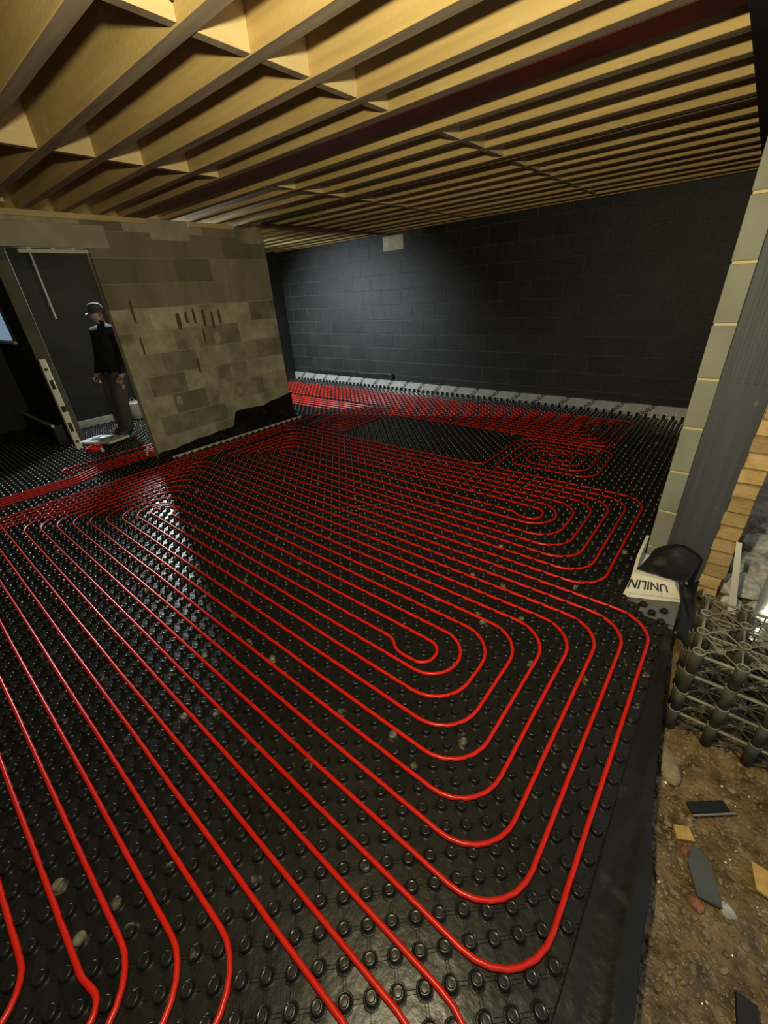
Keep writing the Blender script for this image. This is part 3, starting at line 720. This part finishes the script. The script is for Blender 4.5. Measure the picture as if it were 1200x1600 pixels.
# ------------------------------------------------------------------ rubble and offcuts
def stone(loc, r, seed, name='rubble_stone', material='stone', flat=0.75):
    bm = bmesh.new(); bmesh.ops.create_icosphere(bm, subdivisions=2, radius=1)
    for v in bm.verts:
        n = 1 + 0.35 * noise.noise(v.co * 1.3 + Vector((seed * 3.1, 0, 0))) + 0.12 * noise.noise(v.co * 3.7 + Vector((0, seed * 2.3, 0)))
        v.co = Vector((v.co.x * r * n * 1.15, v.co.y * r * n, v.co.z * r * n * flat))
    me = bpy.data.meshes.new(name); bm.to_mesh(me); bm.free(); me.materials.append(M[material])
    return link(name, me, None, loc, (random.uniform(-.4, .4), random.uniform(-.4, .4), random.uniform(0, 6)))
sid = 0
for (x, y, r) in [(0.36, 2.86, 0.10), (0.50, 3.0, 0.13), (0.40, 3.10, 0.12), (0.62, 2.78, 0.10), (0.66, 3.28, 0.15), (0.44, 3.38, 0.12), (0.82, 3.02, 0.12), (0.62, 3.62, 0.17), (0.34, 2.70, 0.05), (0.46, 2.72, 0.055)]:
    sid += 1
    tag(stone((x, y, ground_z(x, y) + r * 0.45), r, sid), 'pale grey broken rubble stone heaped beyond the buff brick edge', 'stone', 'rubble stones outside')
def board_piece(name, label, cat, poly, loc, rot, t, material, dz=0.0):
    b = MB(); b.prism(poly, 0, t); o = b.build(name, material); o.location = loc; o.rotation_euler = rot
    return tag(o, label, cat)
G = lambda x, y, d=0.0: (x, y, ground_z(x, y) + d)
board_piece('board_offcut', 'small square orange board offcut on the wet soil', 'offcut', [(-.028, -.022), (.03, -.02), (.026, .024), (-.024, .02)], G(0.283, 1.175, .016), (0.08, 0.1, 0.5), 0.011, 'osb')
board_piece('board_offcut', 'larger pointed orange board offcut at the right edge of the soil', 'offcut', [(-.02, .07), (-.02, -.01), (.10, -.05), (.12, .03)], G(0.50, 1.14, .018), (0.05, -0.1, 0.2), 0.012, 'osb')
board_piece('slate_piece', 'flat dark grey slate piece lying on the soil', 'slate', [(-.035, -.05), (.03, -.06), (.03, .06), (-.01, .10), (-.04, .04)], G(0.355, 1.055, .012), (0.05, 0.06, 0.35), 0.010, 'slate')
board_piece('rubber_strip', 'black rubber strip lying on the soil at the bottom right', 'strip', [(-.022, -.13), (.022, -.13), (.024, .06), (-.022, .065)], G(0.472, 0.76, .02), (0.05, 0, 0.12), 0.016, 'rubber')
bs = empty('plastic_trim', G(0.345, 1.325, 0.02)); bs.rotation_euler = (0, 0.05, 0.72); tag(bs, 'short black plastic trim with a metal edge lying below the crates', 'trim')
b = MB(); b.cbox(-0.075, 0.065, -0.018, 0.018, 0, 0.012, 0.002); b.build('body', 'rubber', bs)
b = MB(); b.cbox(-0.078, 0.085, -0.027, -0.021, 0, 0.007, 0.001); b.build('metal_edge', 'metal', bs)
o = stone(G(0.215, 1.42, 0.005), 0.06, 33, 'concrete_lump', 'lump', 0.25); o.data.polygons.foreach_set('use_smooth', [True] * len(o.data.polygons)); o.scale = (0.55, 1.5, 0.7); o.rotation_euler = (0, 0, 0.25); tag(o, 'flat yellowish concrete lump beside the membrane and crates', 'concrete')
for k, (x, y, r, mt, lb) in enumerate([(0.345, 0.985, 0.022, 'red_brick', 'small reddish brick fragment on the soil'), (0.42, 1.02, 0.02, 'stone', 'small rounded grey stone beside the slate piece'), (0.30, 1.13, 0.014, 'red_brick', 'red brick chip below the small orange offcut')]):
    tag(stone(G(x, y, r * 0.3), r, 50 + k, 'brick_fragment' if mt == 'red_brick' else 'small_stone', mt), lb, 'rubble')
b = MB(); b.prism([(-.02, 0), (.018, 0), (.012, .47), (-.012, .47)], 0, 0.012, mx=basis((0.345, 2.60, -0.10), (1, 0.1, 0), (-0.20, -0.05, 1.0)))
tag(b.build('white_batten', 'white'), 'white tapered batten leaning beside the buff bricks', 'batten')
def blue(u, v):
    x = 0.36 + u * 0.45 - 0.02 * v; y = 2.10 + v * 0.42
    return (x + 0.05 * v, y, 0.06 + 0.42 * v + 0.03 * math.sin(u * 7) + 0.02 * noise.noise(Vector((u * 6, v * 6, 9))))
o = sheet('foil_sheet', None, blue, 22, 20, material='sheet_blue'); tag(o, 'crumpled silvery blue sheet propped behind the crates', 'sheet')
# gravel in the soil: nobody could count it
b = MB(); rnd = random.Random(4)
ico = bmesh.new(); bmesh.ops.create_icosphere(ico, subdivisions=1, radius=1); iv = [v.co.copy() for v in ico.verts]; ifc = [[v.index for v in f.verts] for f in ico.faces]; ico.free()
for k in range(3200):
    x = 0.17 + rnd.random() ** 1.3 * 0.85; y = rnd.uniform(0.3, 2.2)
    if x < lerp(EDGE, y) + 0.012: continue
    r = 0.004 + 0.010 * rnd.random() ** 2.5; c = Vector((x, y, ground_z(x, y) + r * 0.25))
    rm = Matrix.Rotation(rnd.uniform(0, 6), 3, 'Z') @ Matrix.Rotation(rnd.uniform(-.6, .6), 3, 'X'); sx, sy, sz = rnd.uniform(.7, 1.4), rnd.uniform(.6, 1.1), rnd.uniform(.4, .8)
    b.add([c + rm @ Vector((p.x * r * sx, p.y * r * sy, p.z * r * sz)) for p in iv], ifc)
tag(b.build('gravel', 'pebble'), 'wet brown gravel scattered over the soil', 'gravel', kind='stuff')

# ------------------------------------------------------------------ things in the room behind the pier
# spirit level
lv = empty('spirit_level', (-6.66, 1.424, 0.0)); tag(lv, 'long pale yellow spirit level leaning against the partition end', 'spirit level')
bt = Vector((-6.66, 1.424, 0.003)); tp = Vector((-7.0, 1.50, 1.14)); d = (tp - bt); Llv = d.length; d.normalize()
side = Vector((0.25, 0.97, 0)); side = (side - d * side.dot(d)).normalized()
lm = basis(bt, side, d)
def lchild(o): o.parent = lv; o.matrix_parent_inverse = Matrix.Translation((6.66, -1.424, 0)); return o
b = MB()
hw = 0.034
segs = [(0, .10), (.20, .30), (.41, .52), (.60, .70), (.82, .90), (.975, Llv)]
for a, c in [(0, 0.09), (0.12, 0.24), (0.36, 0.50), (0.58, 0.80), (0.92, 1.04), (1.07, Llv)]: b.cbox(-hw, hw, a, c, 0, 0.022, 0.002, mx=lm)
for a, c in [(0.09, 0.12), (0.24, 0.36), (0.50, 0.58), (0.80, 0.92), (1.04, 1.07)]:
    b.cbox(-hw, -hw + 0.014, a, c, 0, 0.022, 0.002, mx=lm)
    if (a, c) != (0.50, 0.58): b.cbox(hw - 0.014, hw, a, c, 0, 0.022, 0.002, mx=lm)
lbo = lchild(b.build('body', 'level'))
for a, c in [(0.09, 0.12), (0.24, 0.36), (0.50, 0.58), (0.80, 0.92), (1.04, 1.07)]:
    b = MB(); b.cbox(-0.021, 0.021, a + 0.001, c - 0.001, 0.004, 0.016, 0.002, mx=lm); b.build('vial_window' if (a, c) == (0.50, 0.58) or c - a < 0.05 else 'hand_slot', 'rubber', lbo)
# low foil-topped upstand in front of the partition
bx = MB(); bx.cbox(-8.75, -7.10, 1.31, 1.44, 0.0, 0.285, 0.004)
lo = tag(bx.build('lined_upstand', 'dpc'), 'low black lined upstand with a foil rim against the partition wall', 'upstand')
b = MB(); b.cbox(-8.76, -7.08, 1.30, 1.335, 0.27, 0.305, 0.003); b.build('foil_rim', 'foil', lo)
bx = MB(); bx.cbox(XL + 0.004, XL + 0.045, 1.66, 4.2, 0.0, 0.12, 0.003); tag(bx.build('foil_upstand', 'foil'), 'foil upstand at the foot of the wall behind the worker', 'insulation')
b = MB(); b.bar((XL + 0.07, 2.05, 1.58), (XL + 0.07, 2.05, 2.45), 0.012, 8); cd = tag(b.build('conduit', 'white'), 'thin white vertical conduit hanging on the dark wall through the doorway', 'conduit')
b = MB()
for z in (1.75, 2.25): b.cbox(XL + 0.0, XL + 0.06, 2.035, 2.065, z, z + 0.02, 0.002)
b.build('clip', 'white', cd)
# foil board and clutter at the worker's feet
fb = tag(empty('foil_board', (-6.55, 1.72, 0)), 'dented foil faced board lying on the floor in front of the worker', 'board')
def fchild(o): o.parent = fb; o.matrix_parent_inverse = Matrix.Translation((6.55, -1.72, 0)); return o
pm = Matrix.Translation((-6.62, 1.74, 0.035)) @ Matrix.Rotation(0.35, 4, 'Z') @ Matrix.Rotation(-0.06, 4, 'Y')
b = MB(); b.cbox(-0.33, 0.30, -0.17, 0.16, 0, 0.035, 0.006, mx=pm); fpn = fchild(b.build('panel', 'foil'))
b = MB(); b.cbox(-0.18, 0.10, -0.09, 0.07, 0.034, 0.045, 0.004, mx=pm); b.build('black_tray', 'rubber', fpn)
b = MB(); b.cbox(-0.06, 0.02, -0.04, 0.02, 0.044, 0.056, 0.004, mx=pm); fchild(b.build('white_clip', 'white'))
b = MB(); b.lathe([(0.001, 0.0), (0.105, 0.0), (0.125, 0.24), (0.132, 0.245), (0.132, 0.255), (0.119, 0.255), (0.10, 0.012), (0.001, 0.012)], 20, (-7.62, 2.62, 0.024))
bk = tag(b.build('white_bucket', 'white', smooth=True), 'white bucket standing behind the worker beside the pier', 'bucket')
b = MB(); prev = None
for k in range(13):
    t = math.pi * k / 12; p = Vector((-7.62 + 0.13 * math.cos(t), 2.62 - 0.02, 0.255 + 0.1 * math.sin(t)))
    if prev: b.bar(prev, p, 0.004, 5)
    prev = p
b.build('handle', 'metal', bk)
b = MB(); prev = None
for k in range(60):
    t = 2 * math.pi * k / 20; p = Vector((-6.30 + 0.085 * math.cos(t), 1.50 + 0.085 * math.sin(t), 0.034 + 0.017 * (k // 20) + 0.004))
    if prev: b.bar(prev, p, 0.0085, 7)
    prev = p
tag(b.build('pipe_coil', 'pipe', smooth=True), 'small coil of spare red pipe beside the spirit level', 'pipe coil')
b = MB(); b.cbox(-6.16, -6.12, 1.52, 1.55, 0.024, 0.075, 0.004); tag(b.build('pipe_clip', 'white'), 'small white pipe clip beside the red coil', 'clip')
b = MB(); b.bar((-5.42, 1.80, 0.026), (-5.40, 1.83, 0.16), 0.012, 8); tag(b.build('pipe_stub', 'white'), 'short white pipe stub at the doorway corner of the pier', 'pipe')

# ------------------------------------------------------------------ the worker
def skin_mesh(verts, edges, root=0, sub=2):
    me = bpy.data.meshes.new('skin'); me.from_pydata([v[:3] for v in verts], edges, [])
    o = bpy.data.objects.new('skin_tmp', me); COL.objects.link(o)
    o.modifiers.new('s', 'SKIN'); 
    if not me.skin_vertices: 
        bm = bmesh.new(); bm.from_mesh(me); bm.verts.layers.skin.verify(); bm.to_mesh(me); bm.free()
    for i, v in enumerate(verts):
        r = v[3]; me.skin_vertices[0].data[i].radius = r if isinstance(r, tuple) else (r, r)
        me.skin_vertices[0].data[i].use_root = (i == root)
    s = o.modifiers.new('d', 'SUBSURF'); s.levels = sub; s.render_levels = sub
    bpy.context.view_layer.update()
    out = bpy.data.meshes.new_from_object(o.evaluated_get(bpy.context.evaluated_depsgraph_get()))
    bpy.data.objects.remove(o); return out
pr_ = tag(empty('person', (-6.72, 2.03, 0)), 'person in black jacket, grey trousers and cap painted paler on its lit top standing beyond the doorway', 'person')
def W(f, s, z): # local: f = facing (-y,+x a little), s = to the person's left
    fx, fy = 0.25, -0.97; sx, sy = 0.97, 0.25
    lean = 0.24 * min(1.0, max(0, z / 1.7))
    return (-6.72 + fx * f + sx * s, 2.05 + fy * f + sy * s + lean, z)
V = []; Ed = []
def vv(f, s, z, r): V.append((*W(f, s, z), r)); return len(V) - 1
def ch_(a, *bs):
    for q in bs: Ed.append((a, q)); a = q
    return a
pel = vv(0, 0, 0.93, (0.17, 0.15)); sp1 = vv(0.01, 0, 1.12, (0.18, 0.15)); sp2 = vv(0.0, 0, 1.30, (0.20, 0.155)); sp3 = vv(-0.01, 0, 1.41, (0.15, 0.12))
nk = vv(0.03, 0, 1.49, 0.055); hd0 = vv(0.06, 0, 1.56, 0.066); hd1 = vv(0.075, 0, 1.63, 0.080); hd2 = vv(0.06, 0, 1.70, 0.062)
ch_(pel, sp1, sp2, sp3, nk, hd0, hd1, hd2)
nose = vv(0.150, 0, 1.595, 0.016); Ed.append((hd1, nose))
for s in (-1, 1):
    hip = vv(0.0, 0.10 * s, 0.86, 0.115); kn = vv(0.03 + 0.03 * s, 0.115 * s, 0.49, 0.100); an = vv(-0.02 + 0.05 * s, 0.12 * s, 0.11, 0.092); ft = vv(0.03 + 0.05 * s, 0.12 * s, 0.075, 0.05); toe = vv(0.15 + 0.05 * s, 0.13 * s, 0.065, 0.042)
    ch_(pel, hip, kn, an, ft, toe)
    sh = vv(-0.01, 0.20 * s, 1.40, 0.085); el = vv(-0.03, 0.265 * s, 1.10, 0.072); wr = vv(0.07, 0.265 * s, 0.87, 0.036); pm_ = vv(0.09, 0.26 * s, 0.815, 0.033)
    ch_(sp3, sh, el, wr, pm_)
body = skin_mesh(V, Ed, pel)
bm = bmesh.new(); bm.from_mesh(body)
for s in (-1, 1):
    base = Vector((0.09, 0.26 * s, 0.80))
    for k in range(4):
        o_f = -0.026 + 0.0175 * k; ln = (0.068, 0.078, 0.074, 0.058)[k]
        fv_ = [(*W(base.x + o_f, base.y, 0.805), 0.0095), (*W(base.x + o_f, base.y - 0.006 * s, 0.805 - ln * 0.45), 0.009), (*W(base.x + o_f + 0.003, base.y - 0.026 * s, 0.805 - ln * 0.75), 0.008), (*W(base.x + o_f + 0.004, base.y - 0.045 * s, 0.805 - ln * 0.72), 0.007)]
        fm = skin_mesh(fv_, [(0, 1), (1, 2), (2, 3)], 0, 1); bm.from_mesh(fm)
    fv_ = [(*W(base.x + 0.02, base.y, 0.835), 0.012), (*W(base.x + 0.048, base.y - 0.012 * s, 0.80), 0.0105), (*W(base.x + 0.046, base.y - 0.03 * s, 0.768), 0.009)]
    bm.from_mesh(skin_mesh(fv_, [(0, 1), (1, 2)], 0, 1))
body = bpy.data.meshes.new('body'); bm.to_mesh(body); bm.free()
for k in ('jacket', 'trousers', 'skin', 'rubber', 'hood'): body.materials.append(M[k])
for p in body.polygons:
    c = p.center; rel = c - Vector(W(0, 0, c.z)); sdist = abs(rel.x * 0.97 + rel.y * 0.25)
    if c.z > 1.535 or (c.z > 1.50 and sdist < 0.05): mi = 2
    elif c.z > 1.36: mi = 4
    elif c.z > 0.885 and (sdist > 0.18 or c.z > 0.90): mi = 0
    elif c.z <= 0.885 and sdist > 0.20 and c.z > 0.70: mi = 2
    elif c.z < 0.10: mi = 3
    else: mi = 1
    p.material_index = mi; p.use_smooth = True
bo = link('body', body, None)
def pchild(o): o.parent = pr_; o.matrix_parent_inverse = Matrix.Translation((6.72, -2.03, 0)); return o
pchild(bo)
hc = Vector(W(0.065, 0, 1.66))
b = MB(); b.lathe([(0.089, -0.03), (0.092, 0.0), (0.090, 0.028)], 20, hc); b.lathe([(0.090, 0.028), (0.078, 0.062), (0.045, 0.082), (0.001, 0.088)], 20, hc, mi=1)
cap_o = pchild(b.build('cap', ['cap', 'cap_top'], smooth=True))
f3 = Vector((0.25, -0.97, 0)); s3 = Vector((0.97, 0.25, 0))
pb_ = [(-0.075, 0.05), (-0.05, 0.125), (0, 0.15), (0.05, 0.125), (0.075, 0.05)]
b = MB(); b.prism(pb_, -0.003, 0.004, mx=basis(hc + Vector((0, 0, -0.02)), s3 * -1, f3 - Vector((0, 0, 0.18)))); b.build('cap_peak', 'cap', cap_o)
for s in (-1, 1):
    b = MB(); e = Vector(W(0.145, 0.03 * s, 1.625)); b.lathe([(0.001, -0.008), (0.008, 0.0), (0.001, 0.008)], 8, e); b.build('eye', 'ink', bo, smooth=True)
    b = MB(); e = Vector(W(0.06, 0.080 * s, 1.60)); b.lathe([(0.002, -0.028), (0.012, -0.012), (0.014, 0.012), (0.002, 0.026)], 8, e); b.build('ear', 'skin', bo, smooth=True)
b = MB(); b.cbox(-0.020, 0.020, 0.135, 0.142, 1.548, 1.553, 0.001, mx=basis(Vector(W(0, 0, 0)) + Vector((0, 0.225, 0)), s3, f3)); b.build('mouth', 'brick', bo)
